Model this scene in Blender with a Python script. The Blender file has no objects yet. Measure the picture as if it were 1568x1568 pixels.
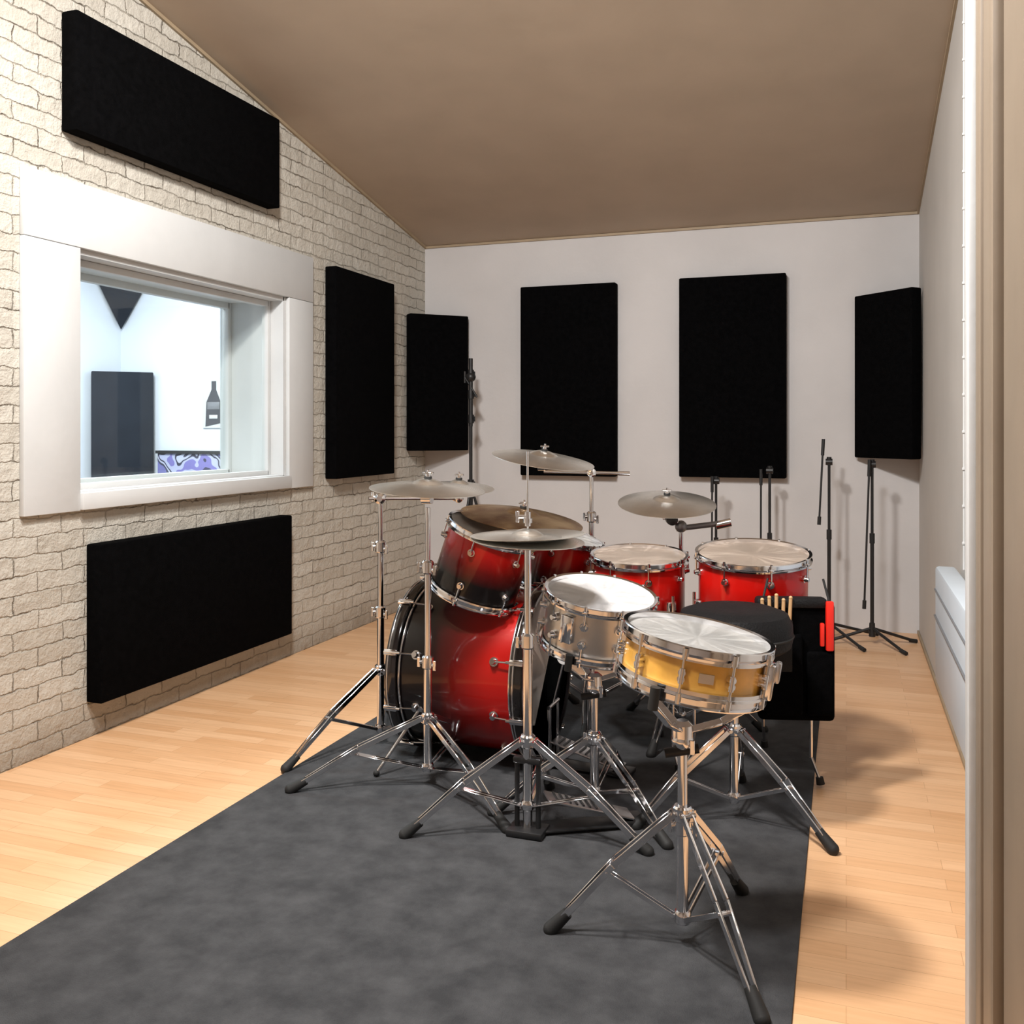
import bpy, bmesh, math, random
from mathutils import Vector, Matrix
random.seed(4)
S=bpy.context.scene
S.view_settings.view_transform='Standard'
V=Vector
# ------------------------------------------------------------ materials
def nmat(name):
    m=bpy.data.materials.new(name); m.use_nodes=True
    nt=m.node_tree; b=nt.nodes['Principled BSDF']; return m,nt,b
def L(nt,a,b): nt.links.new(a,b)
def mat(name,col,rough=.5,metal=0,var=.08,nscale=8,bump=0,bscale=60,coat=0,spec=.5):
    m,nt,b=nmat(name)
    tc=nt.nodes.new('ShaderNodeTexCoord'); n=nt.nodes.new('ShaderNodeTexNoise')
    n.inputs['Scale'].default_value=nscale; n.inputs['Detail'].default_value=4
    L(nt,tc.outputs['Object'],n.inputs['Vector'])
    r=nt.nodes.new('ShaderNodeValToRGB')
    r.color_ramp.elements[0].position=.3; r.color_ramp.elements[1].position=.7
    r.color_ramp.elements[0].color=tuple(max(0,c*(1-var)) for c in col)+(1,)
    r.color_ramp.elements[1].color=tuple(min(1,c*(1+var)) for c in col)+(1,)
    L(nt,n.outputs['Fac'],r.inputs['Fac']); L(nt,r.outputs['Color'],b.inputs['Base Color'])
    b.inputs['Roughness'].default_value=rough; b.inputs['Metallic'].default_value=metal
    b.inputs['Coat Weight'].default_value=coat; b.inputs['Specular IOR Level'].default_value=spec
    if bump:
        n2=nt.nodes.new('ShaderNodeTexNoise'); n2.inputs['Scale'].default_value=bscale; n2.inputs['Detail'].default_value=5
        L(nt,tc.outputs['Object'],n2.inputs['Vector'])
        bp=nt.nodes.new('ShaderNodeBump'); bp.inputs['Strength'].default_value=bump; bp.inputs['Distance'].default_value=.01
        L(nt,n2.outputs['Fac'],bp.inputs['Height']); L(nt,bp.outputs['Normal'],b.inputs['Normal'])
    return m
chrome=mat('chrome',(.80,.80,.82),.12,1,.04)
chrome_s=mat('steel_satin',(.62,.62,.64),.28,1,.06)
blackm=mat('black_metal',(.012,.012,.013),.4,0,.1)
rubber=mat('black_rubber',(.010,.010,.010),.7,0,.1)
fabric=mat('black_fabric',(.0022,.0022,.0025),1,0,.3,40,.4,400,spec=.03)
leather=mat('black_leather',(.005,.005,.006),.6,0,.2,20,.3,150,spec=.25)
whitep=mat('white_paint_wood',(.60,.615,.62),.5,0,.03,5,.08,30)
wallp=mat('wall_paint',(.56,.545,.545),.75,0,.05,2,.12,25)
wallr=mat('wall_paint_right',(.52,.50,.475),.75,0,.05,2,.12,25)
ctrl=mat('control_room_paint',(.76,.80,.87),.7,0,.03,2)
ceilm=mat('ceiling_paint',(.46,.375,.295),.8,0,.05,3,.1,12)
beige=mat('door_paint_beige',(.25,.20,.15),.5,0,.05,6,.05,20)
trimd=mat('trim_brown',(.34,.26,.17),.6,0,.1)
heater=mat('heater_enamel',(.56,.63,.70),.4,0,.02)
head_w=mat('drumhead_coated',(.92,.92,.93),.5,0,.02,10)
head_c=mat('drumhead_clear',(.60,.50,.42),.3,0,.10,6)
head_f=mat('drumhead_hazy',(.60,.60,.59),.25,0,.12,6)
silver=mat('snare_shell_steel',(.66,.64,.61),.3,1,.05)
wood_sh=mat('snare_shell_wood',(.72,.38,.07),.3,0,.2,14,coat=.6)
stick=mat('stick_wood',(.55,.34,.17),.5,0,.1)
redp=mat('red_plastic',(.75,.02,.01),.4,0,.05)
blackg=mat('black_lacquer',(.008,.006,.006),.15,0,.05,coat=.6)
grey=mat('grey_metal',(.25,.25,.26),.4,.6,.05)

def brick_mat():
    m,nt,b=nmat('painted_brick')
    N=nt.nodes.new
    def math_(op,a=None,bv=None,cv=None):
        n=N('ShaderNodeMath'); n.operation=op
        for i,x in enumerate((a,bv,cv)):
            if x is None: continue
            if isinstance(x,(int,float)): n.inputs[i].default_value=x
            else: L(nt,x,n.inputs[i])
        return n.outputs[0]
    tc=N('ShaderNodeTexCoord'); sp=N('ShaderNodeSeparateXYZ'); cb=N('ShaderNodeCombineXYZ')
    n0=N('ShaderNodeTexNoise'); n0.inputs['Scale'].default_value=9; n0.inputs['Detail'].default_value=6; n0.inputs['Roughness'].default_value=.72
    L(nt,tc.outputs['Object'],n0.inputs['Vector'])
    sub=N('ShaderNodeVectorMath'); sub.operation='SUBTRACT'; sub.inputs[1].default_value=(.5,.5,.5)
    sc=N('ShaderNodeVectorMath'); sc.operation='SCALE'; sc.inputs['Scale'].default_value=.048
    ad=N('ShaderNodeVectorMath'); ad.operation='ADD'
    L(nt,n0.outputs['Color'],sub.inputs[0]); L(nt,sub.outputs[0],sc.inputs[0]); L(nt,sc.outputs[0],ad.inputs[0]); L(nt,tc.outputs['Object'],ad.inputs[1])
    L(nt,ad.outputs[0],sp.inputs[0]); L(nt,sp.outputs['Y'],cb.inputs['X']); L(nt,sp.outputs['Z'],cb.inputs['Y'])
    br=N('ShaderNodeTexBrick'); br.inputs['Scale'].default_value=1
    br.inputs['Brick Width'].default_value=.235; br.inputs['Row Height'].default_value=.072
    br.inputs['Mortar Size'].default_value=.0045; br.inputs['Mortar Smooth'].default_value=1.0
    br.inputs['Color1'].default_value=(.60,.57,.505,1); br.inputs['Color2'].default_value=(.52,.485,.42,1); br.inputs['Mortar'].default_value=(.45,.41,.34,1)
    L(nt,cb.outputs[0],br.inputs['Vector'])
    n1=N('ShaderNodeTexNoise'); n1.inputs['Scale'].default_value=4; n1.inputs['Detail'].default_value=9; n1.inputs['Roughness'].default_value=.85
    L(nt,tc.outputs['Object'],n1.inputs['Vector'])
    r=N('ShaderNodeValToRGB'); r.color_ramp.elements[0].position=.50; r.color_ramp.elements[1].position=.60
    L(nt,n1.outputs['Fac'],r.inputs['Fac'])
    crack=math_('MULTIPLY',math_('POWER',br.outputs['Fac'],1.5),r.outputs['Color'])
    n3=N('ShaderNodeTexNoise'); n3.inputs['Scale'].default_value=14; n3.inputs['Detail'].default_value=9; n3.inputs['Roughness'].default_value=.8
    L(nt,tc.outputs['Object'],n3.inputs['Vector'])
    r3=N('ShaderNodeValToRGB'); r3.color_ramp.elements[0].position=.60; r3.color_ramp.elements[1].position=.74
    L(nt,n3.outputs['Fac'],r3.inputs['Fac'])
    f=math_('MINIMUM',math_('ADD',math_('MULTIPLY',crack,.95),math_('MULTIPLY',r3.outputs['Color'],.38)),1.0)
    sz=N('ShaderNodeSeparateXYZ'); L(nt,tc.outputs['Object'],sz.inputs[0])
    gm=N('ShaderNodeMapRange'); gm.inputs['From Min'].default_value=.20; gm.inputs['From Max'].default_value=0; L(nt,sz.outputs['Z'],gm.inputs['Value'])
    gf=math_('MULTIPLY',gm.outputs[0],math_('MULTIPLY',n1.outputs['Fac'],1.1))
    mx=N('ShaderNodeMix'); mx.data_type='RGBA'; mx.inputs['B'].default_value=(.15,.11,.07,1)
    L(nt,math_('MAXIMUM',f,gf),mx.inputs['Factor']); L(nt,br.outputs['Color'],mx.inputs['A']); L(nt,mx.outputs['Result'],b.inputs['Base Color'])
    n2=N('ShaderNodeTexNoise'); n2.inputs['Scale'].default_value=18; n2.inputs['Detail'].default_value=10; n2.inputs['Roughness'].default_value=.65
    L(nt,tc.outputs['Object'],n2.inputs['Vector'])
    h=math_('MULTIPLY_ADD',br.outputs['Fac'],-.65,math_('MULTIPLY',n2.outputs['Fac'],1.9))
    h=math_('MULTIPLY_ADD',crack,-.9,h)
    bp=N('ShaderNodeBump'); bp.inputs['Strength'].default_value=.85; bp.inputs['Distance'].default_value=.012
    L(nt,h,bp.inputs['Height']); L(nt,bp.outputs['Normal'],b.inputs['Normal']); b.inputs['Roughness'].default_value=.65
    return m
def floor_mat():
    m,nt,b=nmat('laminate_floor')
    tc=nt.nodes.new('ShaderNodeTexCoord')
    br=nt.nodes.new('ShaderNodeTexBrick'); br.inputs['Scale'].default_value=1
    br.inputs['Brick Width'].default_value=.42; br.inputs['Row Height'].default_value=.065; br.offset=.37
    br.inputs['Mortar Size'].default_value=.0008; br.inputs['Mortar Smooth'].default_value=.1
    br.inputs['Color1'].default_value=(.76,.48,.275,1); br.inputs['Color2'].default_value=(.66,.38,.195,1); br.inputs['Mortar'].default_value=(.50,.28,.14,1)
    L(nt,tc.outputs['Object'],br.inputs['Vector'])
    mp=nt.nodes.new('ShaderNodeMapping'); mp.inputs['Scale'].default_value=(3,40,1); L(nt,tc.outputs['Object'],mp.inputs['Vector'])
    n=nt.nodes.new('ShaderNodeTexNoise'); n.inputs['Scale'].default_value=1.5; n.inputs['Detail'].default_value=6; L(nt,mp.outputs[0],n.inputs['Vector'])
    mx=nt.nodes.new('ShaderNodeMix'); mx.data_type='RGBA'; mx.blend_type='MULTIPLY'; mx.inputs['Factor'].default_value=.35
    r=nt.nodes.new('ShaderNodeValToRGB'); r.color_ramp.elements[0].position=.3; r.color_ramp.elements[0].color=(.72,.66,.6,1); r.color_ramp.elements[1].position=.6
    L(nt,n.outputs['Fac'],r.inputs['Fac']); L(nt,br.outputs['Color'],mx.inputs['A']); L(nt,r.outputs['Color'],mx.inputs['B'])
    L(nt,mx.outputs['Result'],b.inputs['Base Color']); b.inputs['Roughness'].default_value=.36
    return m
def rug_mat():
    m,nt,b=nmat('grey_carpet')
    tc=nt.nodes.new('ShaderNodeTexCoord')
    n=nt.nodes.new('ShaderNodeTexNoise'); n.inputs['Scale'].default_value=9; n.inputs['Detail'].default_value=9; n.inputs['Roughness'].default_value=.65
    L(nt,tc.outputs['Object'],n.inputs['Vector'])
    r=nt.nodes.new('ShaderNodeValToRGB'); r.color_ramp.elements[0].position=.35; r.color_ramp.elements[1].position=.7
    r.color_ramp.elements[0].color=(.040,.041,.044,1); r.color_ramp.elements[1].color=(.072,.073,.077,1)
    L(nt,n.outputs['Fac'],r.inputs['Fac']); L(nt,r.outputs['Color'],b.inputs['Base Color'])
    n2=nt.nodes.new('ShaderNodeTexNoise'); n2.inputs['Scale'].default_value=350; L(nt,tc.outputs['Object'],n2.inputs['Vector'])
    bp=nt.nodes.new('ShaderNodeBump'); bp.inputs['Strength'].default_value=.5; bp.inputs['Distance'].default_value=.005
    L(nt,n2.outputs['Fac'],bp.inputs['Height']); L(nt,bp.outputs['Normal'],b.inputs['Normal']); b.inputs['Roughness'].default_value=.95
    b.inputs['Specular IOR Level'].default_value=.1
    return m
def burst(name,depth,stops):
    "sunburst lacquer along object Z (0=far edge, 1=playing edge)"
    m,nt,b=nmat(name)
    tc=nt.nodes.new('ShaderNodeTexCoord'); sp=nt.nodes.new('ShaderNodeSeparateXYZ'); L(nt,tc.outputs['Object'],sp.inputs[0])
    mr=nt.nodes.new('ShaderNodeMapRange'); mr.inputs['From Min'].default_value=-depth; mr.inputs['From Max'].default_value=0
    L(nt,sp.outputs['Z'],mr.inputs['Value'])
    r=nt.nodes.new('ShaderNodeValToRGB'); e=r.color_ramp.elements
    e[0].position=stops[0][0]; e[0].color=stops[0][1]+(1,); e[1].position=stops[-1][0]; e[1].color=stops[-1][1]+(1,)
    for p,c in stops[1:-1]:
        a=e.new(p); a.color=c+(1,)
    L(nt,mr.outputs[0],r.inputs['Fac']); L(nt,r.outputs['Color'],b.inputs['Base Color'])
    b.inputs['Roughness'].default_value=.28; b.inputs['Coat Weight'].default_value=.5; b.inputs['Coat Roughness'].default_value=.06
    b.inputs['Specular IOR Level'].default_value=.3
    return m
BK=(.004,.002,.002); RD=(.48,.006,.004)
def cym_mat(name,c1,c2,rough):
    m,nt,b=nmat(name)
    tc=nt.nodes.new('ShaderNodeTexCoord')
    sp=nt.nodes.new('ShaderNodeVectorMath'); sp.operation='LENGTH'; L(nt,tc.outputs['Object'],sp.inputs[0])
    w=nt.nodes.new('ShaderNodeMath'); w.operation='MULTIPLY'; w.inputs[1].default_value=900; L(nt,sp.outputs['Value'],w.inputs[0])
    sn=nt.nodes.new('ShaderNodeMath'); sn.operation='SINE'; L(nt,w.outputs[0],sn.inputs[0])
    bp=nt.nodes.new('ShaderNodeBump'); bp.inputs['Strength'].default_value=.12; bp.inputs['Distance'].default_value=.001
    L(nt,sn.outputs[0],bp.inputs['Height']); L(nt,bp.outputs['Normal'],b.inputs['Normal'])
    n=nt.nodes.new('ShaderNodeTexNoise'); n.inputs['Scale'].default_value=9; n.inputs['Detail'].default_value=5; L(nt,tc.outputs['Object'],n.inputs['Vector'])
    r=nt.nodes.new('ShaderNodeValToRGB'); r.color_ramp.elements[0].position=.35; r.color_ramp.elements[1].position=.65
    r.color_ramp.elements[0].color=c1+(1,); r.color_ramp.elements[1].color=c2+(1,)
    L(nt,n.outputs['Fac'],r.inputs['Fac']); L(nt,r.outputs['Color'],b.inputs['Base Color'])
    b.inputs['Metallic'].default_value=1; b.inputs['Roughness'].default_value=rough
    b.inputs['Anisotropic'].default_value=.4
    return m
cymS=cym_mat('cymbal_bronze_bright',(.78,.77,.73),(.92,.91,.87),.32)
cymD=cym_mat('cymbal_bronze_aged',(.22,.12,.06),(.50,.37,.22),.36)
def glass_mat():
    m=bpy.data.materials.new('window_glass'); m.use_nodes=True; nt=m.node_tree; nt.nodes.clear()
    o=nt.nodes.new('ShaderNodeOutputMaterial'); t=nt.nodes.new('ShaderNodeBsdfTransparent'); g=nt.nodes.new('ShaderNodeBsdfGlossy')
    t.inputs['Color'].default_value=(.97,.99,.985,1); g.inputs['Roughness'].default_value=.02
    f=nt.nodes.new('ShaderNodeLayerWeight'); f.inputs['Blend'].default_value=.5
    p=nt.nodes.new('ShaderNodeMath'); p.operation='POWER'; p.inputs[1].default_value=3; L(nt,f.outputs['Facing'],p.inputs[0])
    q=nt.nodes.new('ShaderNodeMath'); q.operation='MULTIPLY_ADD'; q.inputs[1].default_value=.12; q.inputs[2].default_value=.02; L(nt,p.outputs[0],q.inputs[0])
    mx=nt.nodes.new('ShaderNodeMixShader'); L(nt,q.outputs[0],mx.inputs[0]); L(nt,t.outputs[0],mx.inputs[1]); L(nt,g.outputs[0],mx.inputs[2]); L(nt,mx.outputs[0],o.inputs[0])
    return m
glass=glass_mat()
def art_mat():
    m,nt,b=nmat('graffiti_print')
    tc=nt.nodes.new('ShaderNodeTexCoord')
    n=nt.nodes.new('ShaderNodeTexNoise'); n.inputs['Scale'].default_value=4.5; n.inputs['Detail'].default_value=1.5; L(nt,tc.outputs['Object'],n.inputs['Vector'])
    r=nt.nodes.new('ShaderNodeValToRGB'); r.color_ramp.interpolation='CONSTANT'; e=r.color_ramp.elements
    e[0].position=0; e[0].color=(.04,.04,.09,1); e[1].position=.36; e[1].color=(.20,.18,.46,1)
    for p,c in ((.43,(.45,.47,.65,1)),(.48,(.04,.04,.07,1)),(.51,(.5,.52,.66,1)),(.55,(.06,.06,.10,1)),(.60,(.18,.18,.42,1))):
        a=e.new(p); a.color=c
    L(nt,n.outputs['Fac'],r.inputs['Fac']); L(nt,r.outputs['Color'],b.inputs['Base Color'])
    return m
brickm=brick_mat(); floorm=floor_mat(); rugm=rug_mat(); artm=art_mat()

# ------------------------------------------------------------ mesh builder
def frame(o,zd,xh=(1,0,0)):
    z=V(zd).normalized(); x=V(xh); 
    if abs(x.normalized().dot(z))>.95: x=V((0,1,0))
    y=z.cross(x).normalized(); x=y.cross(z).normalized()
    M=Matrix((x,y,z)).transposed().to_4x4(); M.translation=V(o); return M
class B:
    def __init__(s): s.v=[]; s.f=[]; s.mi=[]; s.mats=[]
    def m(s,mt):
        if mt not in s.mats: s.mats.append(mt)
        return s.mats.index(mt)
    def add(s,vs,fs,mt,M=None):
        o=len(s.v); i=s.m(mt)
        s.v+=[(M@V(p) if M is not None else V(p)) for p in vs]
        s.f+=[tuple(o+k for k in f) for f in fs]; s.mi+=[i]*len(fs)
    def lathe(s,prof,mt,M=None,seg=48,closed=False):
        vs=[];fs=[]; n=len(prof)
        for r,z in prof:
            for k in range(seg):
                a=2*math.pi*k/seg; vs.append((r*math.cos(a),r*math.sin(a),z))
        for i in range(n if closed else n-1):
            j=(i+1)%n
            for k in range(seg):
                k2=(k+1)%seg; fs.append((i*seg+k,i*seg+k2,j*seg+k2,j*seg+k))
        if not closed:
            if prof[0][0]>1e-5: fs.append(tuple(reversed(range(seg))))
            if prof[-1][0]>1e-5: fs.append(tuple((n-1)*seg+k for k in range(seg)))
        s.add(vs,fs,mt,M)
    def cyl(s,p1,p2,r1,mt,r2=None,seg=14):
        p1=V(p1);p2=V(p2); d=p2-p1; r2=r1 if r2 is None else r2
        s.lathe([(r1,0),(r2,d.length)],mt,frame(p1,d),seg)
    def ring(s,R,r,z,mt,M=None,seg=56):
        s.lathe([(R+r*math.cos(a),z+r*math.sin(a)) for a in [2*math.pi*i/10 for i in range(10)]],mt,M,seg,True)
    def sph(s,c,r,mt,sc=(1,1,1),M=None):
        n=8; pr=[(max(1e-6,r*math.sin(math.pi*i/n)),-r*math.cos(math.pi*i/n)) for i in range(n+1)]
        T=Matrix.Translation(V(c))@Matrix.Diagonal((*sc,1)); 
        if M is not None: T=M@T
        s.lathe(pr,mt,T,16)
    def box(s,c,sz,mt,M=None,bev=0,seg=2):
        bm=bmesh.new(); bmesh.ops.create_cube(bm,size=1)
        for v in bm.verts: v.co=V((v.co.x*sz[0],v.co.y*sz[1],v.co.z*sz[2]))+V(c)
        if bev: bmesh.ops.bevel(bm,geom=list(bm.edges),offset=bev,segments=seg,affect='EDGES',profile=.5)
        bm.verts.ensure_lookup_table(); bm.verts.index_update()
        s.add([v.co.copy() for v in bm.verts],[tuple(v.index for v in f.verts) for f in bm.faces],mt,M); bm.free()
    def bar(s,p1,p2,w,t,mt,side=None):
        "flat bar from p1 to p2, width w along side, thickness t"
        p1=V(p1);p2=V(p2);d=p2-p1
        M=frame((p1+p2)/2,d,side or (1,0,0)); s.box((0,0,0),(w,t,d.length),mt,M,min(w,t)*.25,1)
    def prism(s,poly,x0,x1,mt):
        "poly in (y,z) extruded in x"
        n=len(poly); vs=[(x0,p[0],p[1]) for p in poly]+[(x1,p[0],p[1]) for p in poly]
        fs=[tuple(range(n)),tuple(reversed(range(n,2*n)))]+[(i,n+i,n+(i+1)%n,(i+1)%n) for i in range(n)]
        s.add(vs,fs,mt)
    def make(s,name,M=None,parent=None):
        me=bpy.data.meshes.new(name); me.from_pydata([tuple(v) for v in s.v],[],s.f)
        for mt in s.mats: me.materials.append(mt)
        for p,i in zip(me.polygons,s.mi): p.material_index=i; p.use_smooth=True
        bm=bmesh.new(); bm.from_mesh(me); bmesh.ops.recalc_face_normals(bm,faces=bm.faces); bm.to_mesh(me); bm.free()
        me.set_sharp_from_angle(angle=math.radians(38))
        o=bpy.data.objects.new(name,me); S.collection.objects.link(o)
        if M is not None: o.matrix_world=M
        if parent: o.parent=parent
        return o

# ------------------------------------------------------------ room
XL,XR,YB=-2.96,.43,6.38
CZ=2.64; SL=.187
def ch(y): return CZ+SL*(YB-y)
YF=-1.2
b=B(); b.box(((XL+1.6)/2-.3,(YF+YB)/2,-.05),(1.6-XL+.9,YB-YF+.4,.1),floorm); b.make('floor')
b=B(); t0,t1=XL-.42,XL
b.prism([(YF,0),(3.0,0),(3.0,ch(3.0)),(YF,ch(YF))],t0,t1,brickm)
b.prism([(4.53,0),(YB+.1,0),(YB+.1,ch(YB+.1)),(4.53,ch(4.53))],t0,t1,brickm)
b.prism([(3.0,0),(4.53,0),(4.53,1.0),(3.0,1.0)],t0,t1,brickm)
b.prism([(3.0,2.02),(4.53,2.02),(4.53,ch(4.53)),(3.0,ch(3.0))],t0,t1,brickm)
b.make('wall_left')
b=B(); b.box(((XL+XR)/2,YB+.08,CZ/2),(XR-XL,.16,CZ),wallp); b.make('wall_back')
b=B(); b.prism([(2.0,0),(YB+.16,0),(YB+.16,ch(YB+.16)),(2.0,ch(2.0))],XR,XR+.15,wallr); b.make('wall_right')
b=B(); b.prism([(1.35,0),(2.0,0),(2.0,ch(2.0)),(1.35,ch(1.35))],.243,1.6,beige); b.make('wall_partition')
b=B(); b.prism([(YF,0),(1.35,0),(1.35,ch(1.35)),(YF,ch(YF))],1.5,1.6,beige); b.make('wall_hall')
b=B(); b.box(((XL+1.6)/2,YF-.05,ch(YF)/2),(1.6-XL,.1,ch(YF)),wallp); b.make('wall_front')
b=B(); b.prism([(YF-.1,ch(YF-.1)),(YB+.16,ch(YB+.16)),(YB+.16,ch(YB+.16)+.1),(YF-.1,ch(YF-.1)+.1)],XL-.42,1.6,ceilm); b.make('ceiling')
b=B(); b.prism([(YF,ch(YF)-.018),(YB,CZ-.018),(YB,CZ),(YF,ch(YF))],XL,XL+.014,trimd); b.make('trim_1')
b=B(); b.box(((XL+XR)/2,YB-.006,CZ-.008),(XR-XL,.012,.016),trimd); b.make('trim_2')
b=B(); b.prism([(2.0,ch(2.0)-.018),(YB,CZ-.018),(YB,CZ),(2.0,ch(2.0))],XR-.012,XR,trimd); b.make('trim_3')
b=B(); b.box((XR-.006,(YB+2)/2,.011),(.012,YB-2,.022),trimd,None,.003); b.make('baseboard_right')
b=B(); b.box((XR-.005,3.90,1.6),(.01,.035,3.0),wallr,None,.003)
b.cyl((XR-.012,3.9,.75),(XR-.012,3.9,3.0),.004,whitep)
for i in range(16): b.box((XR-.014,3.9,.85+i*.14),(.010,.016,.010),whitep,None,.002)
b.make('trim_4')
b=B(); H=2.9
b.box((.230,1.985,H/2),(.026,.05,H),whitep,None,.006)
b.box((.235,1.91,H/2),(.016,.06,H),beige,None,.006)
b.box((.236,1.79,H/2),(.014,.12,H),beige,None,.005)
b.box((.232,1.70,H/2),(.022,.03,H),beige,None,.008)
b.box((.238,1.52,H/2),(.010,.26,H),beige,None,.004)
b.make('door_jamb')
b=B(); b.box((-1.035,2.95,.004),(1.85,3.5,.008),rugm,None,.003); b.make('area_rug')
# window trim
b=B(); x0=XL; th=.025; xc=x0+th/2
b.box((xc,2.87,1.482),(th,.28,1.070),whitep,None,.003)
b.box((xc,4.655,1.482),(th,.25,1.070),whitep,None,.003)
b.box((xc+.001,3.755,2.15),(th,2.05,.262),whitep,None,.003)
b.box((x0+.02,3.77,.985),(.04,1.52,.07),whitep,None,.004)
b.box((x0-.21,3.012,1.51),(.42,.024,1.02),whitep); b.box((x0-.21,4.518,1.51),(.42,.024,1.02),whitep)
b.box((x0-.21,3.765,2.008),(.42,1.50,.024),whitep); b.box((x0-.21,3.765,1.012),(.42,1.50,.024),whitep)
for xs,wd in ((x0-.10,.03),(x0-.36,.035)):
    b.box((xs,3.04,1.51),(.04,wd,.98),whitep,None,.003); b.box((xs,4.49,1.51),(.04,wd,.98),whitep,None,.003)
    b.box((xs,3.765,1.98),(.04,1.44,wd),whitep,None,.003); b.box((xs,3.765,1.035),(.04,1.44,wd),whitep,None,.003)
b.box((x0-.10,3.765,1.51),(.006,1.44,.92),glass); b.box((x0-.36,3.765,1.51),(.006,1.44,.92),glass)
b.make('window_1')
# control room
cx0,cx1,cy0,cy1=-5.8,XL-.42,2.0,6.39
b=B(); b.box(((cx0+cx1)/2,(cy0+cy1)/2,-.05),(cx1-cx0-.05,cy1-cy0,.1),grey); b.make('floor_control_room')
b=B(); b.box((cx0-.05,(cy0+cy1)/2,1.4),(.1,cy1-cy0,2.8),ctrl); b.make('wall_control_room_left')
b=B(); b.box(((cx0+cx1)/2,cy1+.05,1.4),(cx1-cx0+.1,.1,2.8),ctrl); b.make('wall_control_room_back')
b=B(); b.box(((cx0+cx1)/2,cy0-.05,1.4),(cx1-cx0+.1,.1,2.8),ctrl); b.make('wall_control_room_front')
b=B(); b.box(((cx0+cx1)/2,(cy0+cy1)/2,2.85),(cx1-cx0,cy1-cy0+.2,.1),ctrl); b.make('ceiling_control_room')
PW=mat('panel_grey',(.022,.026,.035),.9,0,.1,spec=.2)
def panel(c,sz,rz=0,mt=fabric,name='acoustic_panel'):
    b=B(); b.box((0,0,0),sz,mt,None,.008,2)
    b.box((0,sz[1]/2-.004,0),(sz[0]-.04,.012,sz[2]-.04),blackm)
    M=Matrix.Translation(V(c))@Matrix.Rotation(rz,4,'Z'); return b.make(name,M)
R90=math.pi/2
panel((XL+.043,3.765,.478),(1.41,.08,.655),R90)
panel((XL+.043,5.33,1.62),(.77,.08,1.28),R90)
panel((XL+.043,3.64,2.71),(1.42,.08,.48),R90)
panel((-1.836,YB-.043,1.62),(.69,.08,1.335))
panel((-.711,YB-.043,1.625),(.69,.08,1.33))
panel((-2.775,6.195,1.613),(.45,.08,.975),math.radians(45))
panel((.235,6.195,1.61),(.45,.08,1.02),math.radians(-45))
panel((cx0+.2,cy1-.2,1.08),(.47,.06,1.34),math.radians(45),PW,'bass_trap_panel')  # dark bass trap panel set diagonally across the control room corner
b=B(); q=.40
vs=[(cx0+.02,cy1-.02-q*1.0,2.68),(cx0+.02+q,cy1-.02,2.68),(cx0+.03,cy1-.03,2.12),(cx0+.02,cy1-.02-q,2.74),(cx0+.02+q,cy1-.02,2.74),(cx0+.02,cy1-.02,2.74)]
b.add(vs,[(0,1,2),(3,5,4),(0,3,4,1),(0,2,5,3),(1,4,5,2)],PW); b.make('corner_bass_trap')
b=B(); b.box((-4.845,cy1-.008,1.52),(.22,.014,.46),whitep)
bk=mat('print_ink',(.05,.05,.06),.5)
b.add([(-4.925,cy1-.017,1.30),(-4.765,cy1-.017,1.33),(-4.775,cy1-.017,1.50),(-4.82,cy1-.017,1.60),(-4.82,cy1-.017,1.67),(-4.865,cy1-.017,1.67),(-4.865,cy1-.017,1.60),(-4.915,cy1-.017,1.50)],[tuple(range(8))],bk)
b.box((-4.845,cy1-.019,1.47),(.12,.003,.06),grey,None,.001); b.box((-4.845,cy1-.019,1.38),(.08,.003,.03),whitep,None,.001)
b.make('bottle_poster')
b=B(); b.box((-4.63,cy1-.03,.72),(1.5,.03,.72),artm,None,.004); b.box((-4.63,cy1-.035,1.09),(1.52,.05,.025),blackm); b.box((-4.63,cy1-.035,.35),(1.52,.05,.025),blackm)
b.make('graffiti_artwork')
# heater
b=B(); hx=XR-.055
b.box((hx,3.56,.50),(.075,1.14,.46),heater,None,.012)
b.box((hx-.041,3.56,.535),(.008,1.10,.006),grey); b.box((hx-.041,3.56,.64),(.006,1.10,.004),grey)
b.box((XR-.012,3.56,.50),(.024,.8,.3),grey)
for i in range(18):
    for j in range(3): b.box((hx-.02+j*.02,2.989,.32+i*.02),(.01,.004,.01),blackm)
    for j in range(3): b.box((hx-.04,3.02+j*.016,.32+i*.02),(.004,.008,.01),blackm)
b.make('wall_heater')

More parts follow.
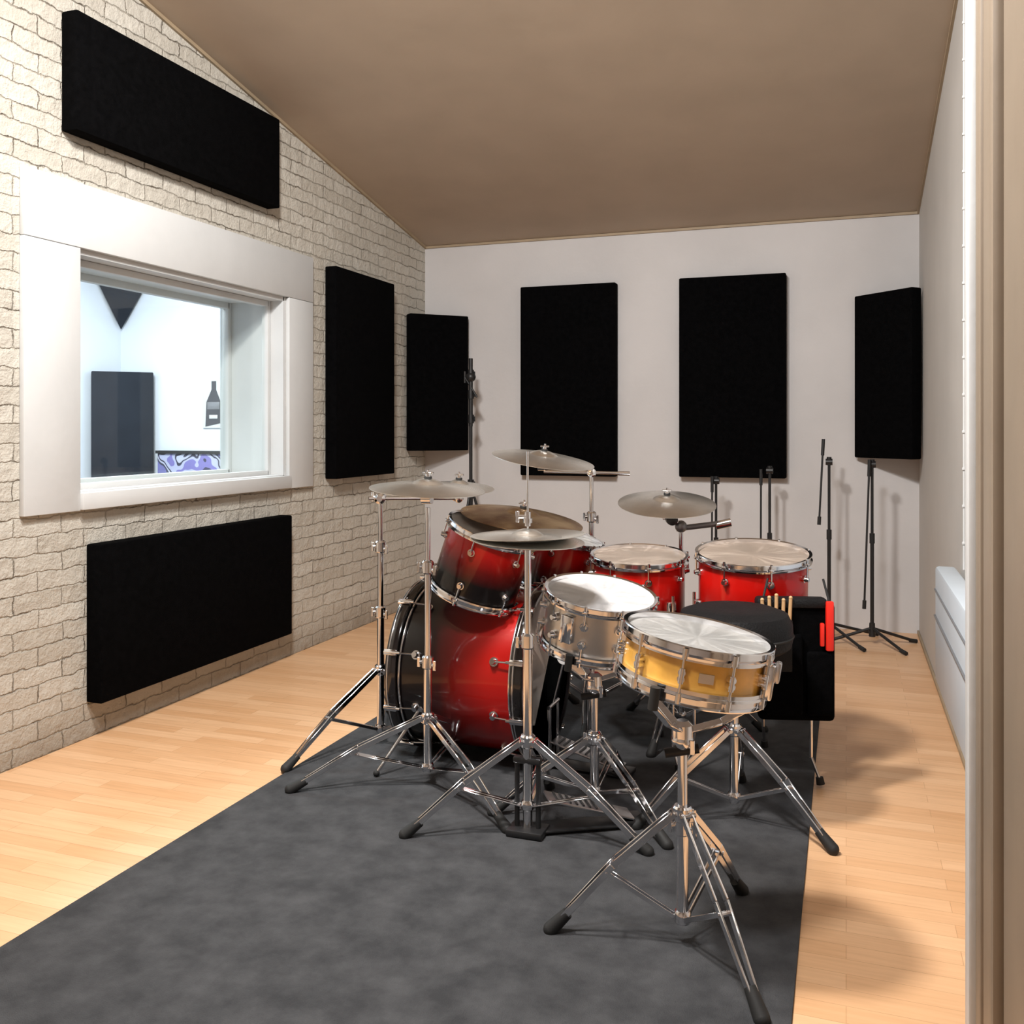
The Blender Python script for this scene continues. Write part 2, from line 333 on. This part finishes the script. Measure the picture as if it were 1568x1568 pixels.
# ------------------------------------------------------------ stands
def tripod(b,x,y,angs,r,apex,low,mt=chrome,w=.012,fr=.019,base=.008,foot=rubber,rail=(.018,.006)):
    for a in angs:
        a=math.radians(a); d=V((math.cos(a),math.sin(a),0)); p=V((-d.y,d.x,0)); c=V((x,y,0))
        A=c+d*.022+V((0,0,apex)); F=c+d*r+V((0,0,base+fr*.8)); 
        for sgn in (1,-1):
            o=p*w*sgn
            Mid=A.lerp(F,.5)+V((0,0,.016))
            b.bar(A+o,Mid+o*1.25,rail[0],rail[1],mt,p.cross(V((0,0,1)))); b.bar(Mid+o*1.25,F+o*.6,rail[0],rail[1],mt,p.cross(V((0,0,1))))
            K=A.lerp(F,.55)+V((0,0,.01)); Lw=c+d*.02+V((0,0,low))
            b.bar(Lw+o*.6,K+o*.7,.012,.004,mt,p.cross(V((0,0,1))))
        K=A.lerp(F,.55)+V((0,0,.01)); b.cyl(K-p*w*1.6,K+p*w*1.6,.005,mt,seg=8)
        b.cyl(A-p*w*1.9,A+p*w*1.9,.006,mt,seg=8)
        dd=(F-A).normalized()
        b.cyl(F-dd*.05,F+dd*.012,fr*.75,foot,fr,seg=14); b.sph(F+dd*.012,fr,foot)
    b.lathe([(.02,-.02),(.024,-.015),(.024,.015),(.02,.02)],mt,Matrix.Translation((x,y,apex)),20)
    b.lathe([(.018,-.015),(.021,-.01),(.021,.01),(.018,.015)],mt,Matrix.Translation((x,y,low)),20)
def wing(b,p,mt,d=(1,0,0)):
    p=V(p); d=V(d).normalized()
    b.cyl(p,p+d*.03,.007,mt,seg=10); b.bar(p+d*.032+V((0,0,-.018)),p+d*.032+V((0,0,.018)),.012,.006,mt)
def pole(b,x,y,z0,z1,mt=chrome,joints=(.5,)):
    zs=[z0]+[z0+(z1-z0)*j for j in joints]+[z1]; r=.0150
    for i in range(len(zs)-1):
        b.cyl((x,y,zs[i]),(x,y,zs[i+1]),r,mt,seg=20)
        if i<len(zs)-2:
            T=Matrix.Translation((x,y,zs[i+1])); b.lathe([(.016,-.03),(.022,-.025),(.022,.012),(.016,.018)],mt,T,20)
            wing(b,(x,y,zs[i+1]-.005),mt,(-.8,-.4,0)); wing(b,(x,y,zs[i+1]-.015),mt,(.9,-.3,0))
        r-=.003
def tilter(b,p,n,mt=chrome):
    p=V(p); n=V(n).normalized(); q=p-n*.055
    b.cyl(q-V((.018,0,0)),q+V((.018,0,0)),.018,mt,seg=18)
    b.cyl(q,p+n*.05,.0045,mt,seg=10); b.cyl(q,p-n*.008,.009,mt,seg=12); b.cyl(p-n*.012,p-n*.004,.016,rubber,seg=16)
    b.cyl(p+n*.014,p+n*.026,.014,rubber,seg=16); b.cyl(p+n*.026,p+n*.036,.009,mt,seg=12)
    b.bar(p+n*.038-V((.02,0,0)),p+n*.038+V((.02,0,0)),.012,.008,mt)
def cymbal(c,n,R,mt,name='cymbal',bell=None):
    n=V(n).normalized(); bell=bell or R*.25; hb=.018
    bow=.02*R/.2
    pr=[]
    for i in range(9):
        t=i/8; pr.append((.005+t*bell, bow+hb*math.cos(t*math.pi/2)**.8 if t<1 else bow))
    for i in range(1,15):
        t=i/14; pr.append((bell+(R-bell)*t, bow*(1-t**1.6)))
    top=[(r,z+.0009) for r,z in pr]; bot=[(r,z-.0009) for r,z in reversed(pr)]
    b=B(); b.lathe(top+bot,mt,None,96,True)
    return b.make(name,frame(V(c)-n*(bow),n))

# front-left cymbal stand
b=B(); x,y=-1.407,3.055
tripod(b,x,y,(-153,-34,86),.47,.25,.075)
pole(b,x,y,.06,1.0,joints=(.42,.78)); nB=(.07,-.05,1); cB=(x,y,1.085); tilter(b,cB,nB)
b.make('cymbal_stand'); cymbal(cB,nB,.207,cymS)
# boom stand left
b=B(); x,y=-1.77,3.39
tripod(b,x,y,(-117,-14,112),.42,.31,.075)
pole(b,x,y,.06,1.0,joints=(.52,.8))
b.lathe([(.012,-.03),(.022,-.02),(.022,.02),(.012,.03)],chrome,frame((x,y,1.0),(.3,-.9,0)),20)
wing(b,(x,y,1.0),chrome,(-.9,-.3,.2))
cA=V((-1.53,3.63,1.05)); e=V((cA.x,cA.y,.99))
dd=(e-V((x,y,1.0))).normalized()
b.cyl(V((x,y,1.0))-dd*.05,e+dd*.02,.0075,chrome); nA=(.09,-.08,1); tilter(b,cA,nA); b.sph(e,.02,chrome)
b.make('cymbal_stand'); cymbal(cA,nA,.15,cymS)
# back boom stand
b=B(); x,y=-1.075,4.08
tripod(b,x,y,(-80,40,160),.36,.28,.075)
pole(b,x,y,.06,1.075,joints=(.5,.82))
cD=V((-1.28,4.02,1.165)); j=V((x,y,1.085)); e=V((-1.28,4.02,1.09)); dd=(e-j).normalized()
b.cyl(j-dd*.17,e,.007,chrome); b.cyl(j-dd*.17,j-dd*.12,.010,chrome)
b.lathe([(.012,-.025),(.02,-.02),(.02,.02),(.012,.025)],chrome,frame(j,(.3,-.9,0)),20)
nD=(.17,-.08,1); tilter(b,cD,nD)
b.make('cymbal_stand'); cymbal(cD,nD,.232,cymS)
# right crash stand
b=B(); x,y=-.655,3.96
tripod(b,x,y,(-100,20,140),.34,.28,.075)
pole(b,x,y,.06,.86,joints=(.5,.82)); cE=V((-.711,3.94,.985)); j=V((x,y,.87)); 
e=cE-V((-.02,0,.075)); b.cyl(j,e,.009,chrome)
b.cyl(j+V((-.02,-.0,-.01)),j+V((.2,.05,.02)),.012,grey); b.sph(j,.026,grey)
b.cyl(j+V((.14,.04,.005)),j+V((.2,.05,.02)),.018,chrome)
b.lathe([(.012,-.025),(.024,-.02),(.024,.02),(.012,.025)],blackm,frame(e+V((0,0,-.01)),(.3,-.9,0)),20)
wing(b,e,chrome,(-.9,-.3,.2))
nE=(.06,-.20,1); tilter(b,cE,nE)
b.make('cymbal_stand'); cymbal(cE,nE,.205,cymS)
# ride
b=B(); cR=V((-1.185,3.45,.955)); nR=(.17,-.05,1)
tripod(b,-1.45,4.05,(30,150,-95),.30,.28,.075); pole(b,-1.45,4.05,.06,.88,joints=(.5,.8))
j=V((-1.45,4.05,.88)); e=cR-V((0,0,.058)); dd=(e-j).normalized(); b.cyl(j-dd*.08,e,.007,chrome); b.sph(j,.02,chrome); tilter(b,cR,nR)
b.make('cymbal_stand'); cymbal(cR,nR,.24,cymD,'ride_cymbal',.06)

# hi-hat
b=B(); x,y=-.943,2.795
tripod(b,x,y,(-157,-2,97),.375,.30,.10,w=.013)
b.cyl((x,y,.03),(x,y,.62),.0150,chrome,seg=20); b.cyl((x,y,.6),(x,y,.90),.011,chrome,seg=18)
b.lathe([(.016,-.03),(.022,-.025),(.022,.012),(.016,.018)],chrome,Matrix.Translation((x,y,.62)),20); wing(b,(x,y,.61),chrome,(-.9,-.4,0))
b.cyl((x,y,.85),(x,y,1.21),.0035,chrome,seg=10)
b.lathe([(.010,0),(.028,.008),(.028,.012),(.012,.02)],blackm,Matrix.Translation((x,y,.90)),24)
b.cyl((x,y,.975),(x,y,1.02),.010,chrome); b.cyl((x,y,.985),(x,y,1.0),.015,chrome); wing(b,(x,y,1.005),chrome,(-.9,-.4,0))
b.box((x,y,.02),(.12,.09,.022),blackm,None,.006); b.cyl((x-.035,y,.02),(x-.035,y,.24),.008,blackm); b.cyl((x+.035,y,.02),(x+.035,y,.24),.008,blackm); b.box((x,y,.24),(.09,.03,.02),blackm,None,.005)
def pedal(b,o,ang,ln=.29,lift=.11):
    M=Matrix.Translation(V(o))@Matrix.Rotation(math.radians(ang),4,'Z')
    b.box((ln*.55,0,.012),(ln*1.15,.085,.008),blackm,M,.003)
    T=M@Matrix.Translation((.02,0,lift))@Matrix.Rotation(math.atan2(lift-.03,ln),4,'Y')
    b.box((ln*.5,0,0),(ln,.085,.008),chrome_s,T,.003); 
    for i in range(10): b.box((.03+i*.022,0,.006),(.006,.07,.004),blackm,T)
    b.box((ln*1.05,0,.018),(.07,.085,.018),blackm,M,.005)
pedal(b,(x+.03,y+.03,.008),30)
b.make('hi_hat_stand')
cH=V((x,y,.93)); cymbal(cH,(.03,0,-1),.18,cymS,'hi_hat_cymbal'); cymbal(cH+V((0,0,.018)),(.05,-.02,1),.18,cymS,'hi_hat_cymbal')

# ------------------------------------------------------------ drums
def drum(name,o,n,R,depth,shell,topm,nl=6,hoop=chrome,botm=None,lugz=None,xh=(1,0,0),tubelug=False,extra=None):
    b=B(); M=frame(o,n,xh)
    b.lathe([(R,-depth),(R,0)],shell,None,72)
    b.lathe([(1e-5,.002),(R*.5,.002),(R+.004,.002)],topm,None,64); b.lathe([(1e-5,-depth-.002),(R+.004,-depth-.002)],botm or head_w,None,64)
    for z,sg in ((0,1),(-depth,-1)):
        pr=[(R+.004,z-sg*.010),(R+.014,z-sg*.012),(R+.015,z-sg*.006),(R+.007,z-sg*.002),(R+.006,z+sg*.012),(R+.014,z+sg*.014),(R+.013,z+sg*.017),(R+.002,z+sg*.015),(R+.002,z+sg*.001)]
        b.lathe(pr,hoop,None,72,True)
    lz=lugz or min(.055,depth*.35)
    for k in range(nl):
        a=2*math.pi*(k+.5)/nl; c,s_=math.cos(a),math.sin(a); rr=R+.014
        P=lambda r,z:V((r*c,r*s_,z))
        if tubelug:
            b.cyl(P(rr,-.035),P(rr,-depth+.035),.007,hoop); b.cyl(P(R,-.045),P(rr+.004,-.045),.009,hoop); b.cyl(P(R,-depth+.045),P(rr+.004,-depth+.045),.009,hoop)
            b.cyl(P(rr,.004),P(rr,-depth-.004),.0032,hoop,seg=8)
            for z in (-.0,-depth): b.cyl(P(rr,z-.012),P(rr,z+.012),.0065,hoop,seg=8)
        else:
            for z,sg in ((0,1),(-depth,-1)):
                zl=z-sg*lz
                b.cyl(P(R-.002,zl),P(R+.008,zl),.014,hoop,seg=18); b.cyl(P(R+.008,zl),P(R+.022,zl),.011,hoop,.008,seg=18)
                b.cyl(P(rr,zl),P(rr,z+sg*.010),.0032,hoop,seg=8)
                b.box((0,0,0),(.012,.016,.010),hoop,frame(P(rr+.002,z),(0,0,1),(c,s_,0)),.002); b.cyl(P(rr,z+sg*.004),P(rr,z+sg*.02),.005,hoop,seg=8)
    if extra: extra(b)
    return b,M
def bass():
    R,D=.305,.51; sh=burst('bass_drum_sunburst',D,[(0,BK),(.26,BK),(.46,(.09,.003,.002)),(.75,(.32,.005,.003)),(.93,(.42,.006,.004)),(1,(.2,.004,.003))])
    b=B(); M=frame((-1.10,3.47,.342),(1,0,0),(0,1,0))
    b.lathe([(R,-D),(R,0)],sh,None,96)
    b.lathe([(1e-5,.004),(R+.004,.004)],head_f,None,64); b.lathe([(1e-5,-D-.004),(R+.004,-D-.004)],blackg,None,64)
    for z,sg in ((0,1),(-D,-1)):
        z0,z1=sorted((z-sg*.028,z+sg*.014))
        b.lathe([(R+.010,z0),(R+.024,z0),(R+.026,z0+.004),(R+.026,z1-.004),(R+.024,z1),(R+.010,z1)],blackg,None,96,True)
        b.ring(R+.026,.003,z0+.010,chrome,None,96); b.ring(R+.008,.005,z-sg*.036,chrome,None,96)
    for k in range(10):
        a=2*math.pi*(k+.5)/10; c,s_=math.cos(a),math.sin(a); P=lambda r,z:V((r*c,r*s_,z))
        for z,sg in ((0,1),(-D,-1)):
            zl=z-sg*.10
            b.cyl(P(R-.002,zl),P(R+.008,zl),.017,chrome,seg=18); b.cyl(P(R+.008,zl),P(R+.026,zl),.013,chrome,.010,seg=18)
            b.cyl(P(R+.02,zl),P(R+.032,z+sg*.012),.0035,chrome,seg=8)
            b.box((0,0,0),(.010,.022,.052),chrome,frame(P(R+.032,z-sg*.006),(0,0,1),(c,s_,0)),.003)
            b.cyl(P(R+.032,z+sg*.02),P(R+.032,z-sg*.045),.006,chrome,seg=10)
    Mi=M.inverted()
    for sy in (1,-1):
        A=Mi@V((-1.50,3.47+sy*.27,.24)); F=Mi@V((-1.62,3.47+sy*.40,.02))
        b.cyl(A,F,.007,chrome); b.sph(F,.012,rubber); b.sph(A,.022,chrome)
    A=Mi@V((-1.33,3.55,.62)); Bp=Mi@V((-1.33,3.55,.80)); b.cyl(A,Bp,.014,chrome); b.box((0,0,0),(.06,.06,.03),chrome,frame(A,Mi.to_3x3()@V((0,0,1))),.006)
    for T in ((-1.32,3.47,.77),(-1.27,3.66,.77)):
        b.cyl(Bp,Mi@V(T),.008,chrome)
    b.make('bass_drum',M)
bass()
b=B(); pedal(b,(-1.06,3.40,.008),-5,.28,.10)
for sy in (-.05,.05): b.cyl((-1.045,3.40+sy,.01),(-1.045,3.40+sy,.24),.008,chrome)
b.cyl((-1.045,3.34,.24),(-1.045,3.46,.24),.008,chrome); b.cyl((-1.045,3.40,.24),(-1.0,3.40,.42),.0035,chrome); b.lathe([(.01,-.02),(.024,-.018),(.024,.018),(.01,.02)],head_w,frame((-1.0,3.40,.42),(0,1,0)),18)
b.make('bass_drum_pedal')
# rack toms
n=V((.36,-.04,1)).normalized(); c=V((-1.29,3.30,.785))+n*.115
b_,M=drum('tom',c,n,.163,.24,burst('tom_sunburst',.24,[(0,BK),(.30,BK),(.52,(.14,.003,.002)),(.78,(.48,.006,.004)),(1,(.52,.008,.005))]),head_f,6); b_.make('rack_tom_drum',M)
n=V((.30,.02,1)).normalized(); c=V((-1.14,3.79,.72))+n*.11
b_,M=drum('tom',c,n,.152,.22,burst('tom_sunburst_b',.22,[(0,BK),(.2,BK),(.45,(.15,.003,.002)),(.7,RD),(1,(.6,.01,.006))]),head_f,6); b_.make('rack_tom_drum',M)
def ftom(x,y,h,R,D,n,legs):
    n=V(n).normalized()
    sh=burst('floor_tom_sunburst',D,[(0,BK),(.25,BK),(.5,(.2,.004,.003)),(.8,(.60,.008,.005)),(.93,(.56,.008,.005)),(1,(.2,.004,.003))])
    b,M=drum('ft',(x,y,h),n,R,D,sh,head_c,8,xh=(1,0,0)); Mi=M.inverted()
    for a in legs:
        a=math.radians(a); d=V((math.cos(a),math.sin(a),0)); P=V((x,y,0))+d*(R+.025)
        b.cyl(Mi@(P+V((0,0,h-D*.35))),Mi@(P+V((0,0,.10))),.006,chrome); b.cyl(Mi@(P+V((0,0,.10))),Mi@(P+d*.03+V((0,0,.03))),.006,chrome)
        b.cyl(Mi@(P+d*.03+V((0,0,.035))),Mi@(P+d*.035+V((0,0,.010))),.013,rubber,.015)
        b.box((0,0,0),(.03,.04,.06),chrome,Mi@frame(V((x,y,h-D*.5))+d*(R+.012),(0,0,1),d),.006)
    b.make('floor_tom_drum',M)
ftom(-.765,3.635,.775,.177,.34,(.02,-.09,1),(200,80,-40))
ftom(-.330,3.62,.805,.200,.38,(.02,-.12,1),(205,85,-20))
def snstand(name,x,y,h,R,n,angs,r,apex):
    b=B(); tripod(b,x,y,angs,r,apex,.075,w=.012)
    n=V(n).normalized(); hub=V((x,y,h-.12))
    pole(b,x,y,.06,h-.14,joints=(.55,)); b.lathe([(.014,-.03),(.026,-.02),(.026,.02),(.014,.03)],chrome,Matrix.Translation(hub),20)
    b.sph(hub-V((0,0,.02)),.028,chrome); wing(b,hub-V((0,0,.03)),chrome,(.8,-.5,0))
    b.cyl(hub-V((.04,.02,.05)),hub+V((.04,.0,-.035)),.012,blackm)
    M=frame(V((x,y,h)),n)
    for a in (-100,20,140):
        a=math.radians(a); c,s_=math.cos(a),math.sin(a)
        p1=M@V(((R+.026)*c,(R+.026)*s_,-.014)); p0=hub; p2=M@V(((R+.026)*c,(R+.026)*s_,.03))
        b.bar(p0,p0.lerp(p1,.5)+V((0,0,-.012)),.020,.008,chrome); b.bar(p0.lerp(p1,.5)+V((0,0,-.012)),p1,.018,.007,chrome)
        b.cyl(p1-V((0,0,.008)),p2,.012,rubber)
    b.make(name)
n=V((.16,-.12,1)).normalized(); R=.174; D=.16
x,y=-.765,3.02; top=V((x,y,.728))
def strain(b):
    b.box((-.182,0,-.07),(.02,.045,.09),chrome,None,.005); b.bar((-.19,0,-.05),(-.20,.0,-.11),.02,.008,chrome)
    b.box((.182,0,-.09),(.018,.04,.05),chrome,None,.005)
b_,M=drum('sn',top,n,R,D,silver,head_w,10,lugz=.05,xh=(.3,.95,0),extra=strain); b_.make('snare_drum',M)
bc=top-n*D; snstand('snare_drum_stand',bc.x,bc.y,bc.z-.012,R,n,(-35,85,205),.33,.25)
n=V((.16,.02,1)).normalized(); x,y=-.345,2.33; top=V((x,y,.766)); D=.105; R=.172
def midring(b):
    b.lathe([(R+.001,-D+.022),(R+.012,-D+.022),(R+.012,-D+.008),(R+.001,-D+.008)],chrome,None,72,True)
    b.lathe([(R+.001,-.018),(R+.008,-.018),(R+.008,-.008),(R+.001,-.008)],chrome,None,72,True)
    b.box((.185,-.03,-.055),(.022,.05,.085),chrome,None,.006); b.box((.20,-.03,-.03),(.014,.03,.05),chrome_s,None,.005)
    b.box((R+.001,0,-.052),(.003,.035,.022),chrome_s,Matrix.Rotation(math.radians(-72),4,'Z'))
b_,M=drum('sn',top,n,R,D,wood_sh,head_f,10,tubelug=True,extra=midring,xh=(1,0,0)); b_.make('wooden_snare_drum',M)
bc=top-n*D; snstand('snare_drum_stand',bc.x-.02,bc.y,bc.z-.012,R,n,(-50,70,190),.32,.33)
# throne
b=B(); x,y=-.345,3.13
tripod(b,x,y,(-25,92,212),.33,.30,.08,w=.013)
b.cyl((x,y,.06),(x,y,.45),.014,chrome); b.cyl((x,y,.40),(x,y,.585),.012,chrome); b.lathe([(.02,-.03),(.03,-.02),(.03,.02),(.02,.03)],chrome,Matrix.Translation((x,y,.46)),20)
b.box((x,y,.565),(.12,.12,.012),blackm,None,.003)
b.lathe([(1e-5,.565),(.16,.565),(.180,.580),(.187,.61),(.185,.650),(.17,.682),(.13,.696),(.05,.694),(1e-5,.692)],leather,Matrix.Translation((x,y,0)),56)
b.ring(.186,.004,.615,rubber,Matrix.Translation((x,y,0)))
b.make('drum_throne')
# stick bag
b=B(); M=Matrix.Translation((-.165,3.405,.475))@Matrix.Rotation(math.radians(15),4,'Z')
b.box((0,0,0),(.26,.05,.41),fabric,M,.018,3); b.box((-.05,-.035,-.04),(.13,.03,.28),fabric,M,.012,3); b.box((.075,-.032,-.07),(.09,.025,.22),fabric,M,.010,3)
b.box((-.02,-.01,.205),(.24,.06,.035),leather,M,.012)
for i in range(5):
    px=-.115+i*.02; b.cyl(M@V((px,-.035,.0)),M@V((px+(i-2)*.004,-.045,.215+.008*(i%3))),.0075,stick,.006,seg=10); b.sph(M@V((px+(i-2)*.004,-.045,.218+.008*(i%3))),.0065,stick)
b.box((-.08,-.045,.06),(.12,.012,.18),leather,M,.005)
b.box((.105,-.04,.13),(.026,.02,.17),redp,M,.005); b.box((.08,-.04,.10),(.014,.015,.08),redp,M,.004)
b.cyl(M@V((.115,0,.2)),M@V((.10,.03,.28)),.004,rubber); b.cyl(M@V((-.115,0,.2)),M@V((-.09,.03,.28)),.004,rubber)
b.make('drumstick_bag')

# ------------------------------------------------------------ mic stands
def mic(x,y,h,angs,boom=None,r=.30,name='microphone_stand'):
    b=B()
    b.cyl((x,y,.05),(x,y,h*.6),.011,blackm); b.cyl((x,y,h*.55),(x,y,h),.0085,blackm)
    b.cyl((x,y,h*.6-.04),(x,y,h*.6+.02),.015,blackm)
    b.cyl((x,y,.05),(x,y,.13),.019,blackm,.016)
    for a in angs:
        a=math.radians(a); d=V((math.cos(a),math.sin(a),0)); c=V((x,y,0))
        b.cyl(c+V((0,0,.10)),c+d*r+V((0,0,.014)),.009,blackm); b.cyl(c+d*(r-.03)+V((0,0,.02)),c+d*(r+.015)+V((0,0,.012)),.012,rubber)
    b.cyl((x-.02,y,h),(x+.02,y,h),.02,blackm,seg=18); b.cyl((x,y,h-.02),(x,y,h+.03),.014,blackm)
    if boom:
        p,q=V(boom[0]),V(boom[1]); b.cyl(p,q,.006,blackm); d=(p-q).normalized(); b.cyl(q,q+d*.05,.011,blackm); b.cyl(p-d*.10,p,.010,blackm)
    b.make(name)
mic(-.098,6.03,1.08,(-55,35,190),((-.13,6.00,1.22),(-.155,5.98,.70)),.33)
mic(.145,5.96,1.07,(-52,28,195),((.13,5.93,1.10),(.10,5.91,.22)),.27)
mic(-.78,6.06,.95,(-90,30,150),((-.80,6.03,.98),(-.80,6.01,.4)),.28)
mic(-.45,6.06,1.02,(-60,60,180),((-.50,6.03,1.03),(-.50,6.01,.4)),.28)
b=B(); x,y=-2.45,6.03
b.cyl((x,y,.12),(x,y,.9),.014,blackm); b.cyl((x,y,.85),(x,y,1.35),.012,blackm); b.cyl((x,y,1.3),(x,y,1.77),.014,blackm)
for z in (.9,1.35,1.52,1.66): b.cyl((x,y,z-.03),(x,y,z+.03),.022,blackm); wing(b,(x,y,z),blackm,(.9,-.3,0))
b.cyl((x-.045,y,1.60),(x-.045,y,1.68),.008,blackm); b.cyl((x-.045,y,1.64),(x+.05,y-.01,1.50),.007,blackm); b.sph((x,y,1.64),.035,blackm)
for a in (-100,20,140):
    a=math.radians(a); d=V((math.cos(a),math.sin(a),0)); c=V((x,y,0)); r=.27
    b.cyl(c+d*.02+V((0,0,.82)),c+d*r+V((0,0,.014)),.009,blackm); b.cyl(c+d*.015+V((0,0,.25)),c+d*.17+V((0,0,.34)),.006,blackm); b.sph(c+d*r+V((0,0,.015)),.014,rubber)
b.cyl((x,y,.80),(x,y,.85),.024,blackm)
b.make('light_stand')

# ------------------------------------------------------------ lights
def area(name,loc,tgt,size,power,col):
    l=bpy.data.lights.new(name,'AREA'); l.energy=power; l.color=col; l.shape='DISK'; l.size=size
    o=bpy.data.objects.new(name,l); S.collection.objects.link(o)
    o.matrix_world=frame(loc,V(loc)-V(tgt))
area('ceiling_light',(-1.35,1.8,3.38),(-1.5,3.2,0),.32,135,(1,.96,.915))
area('ceiling_light',(-.8,.9,3.4),(-.9,4.5,.8),.45,80,(.99,.985,.98))
area('ceiling_light_control_room',(-4.5,4.6,2.75),(-4.5,4.8,0),.8,125,(.93,.965,1))
w=bpy.data.worlds.new('world'); S.world=w; w.use_nodes=True; w.node_tree.nodes['Background'].inputs[0].default_value=(.8,.85,.9,1); w.node_tree.nodes['Background'].inputs[1].default_value=.3
# ------------------------------------------------------------ camera
cd=bpy.data.cameras.new('camera'); co=bpy.data.objects.new('camera',cd); S.collection.objects.link(co)
cd.sensor_width=36; cd.lens=36*1437/1568; cd.shift_y=-(784-657)/1568; cd.clip_start=.02
co.location=(0,0,1.28); co.rotation_euler=(math.pi/2,0,math.radians(19.6)); S.camera=co
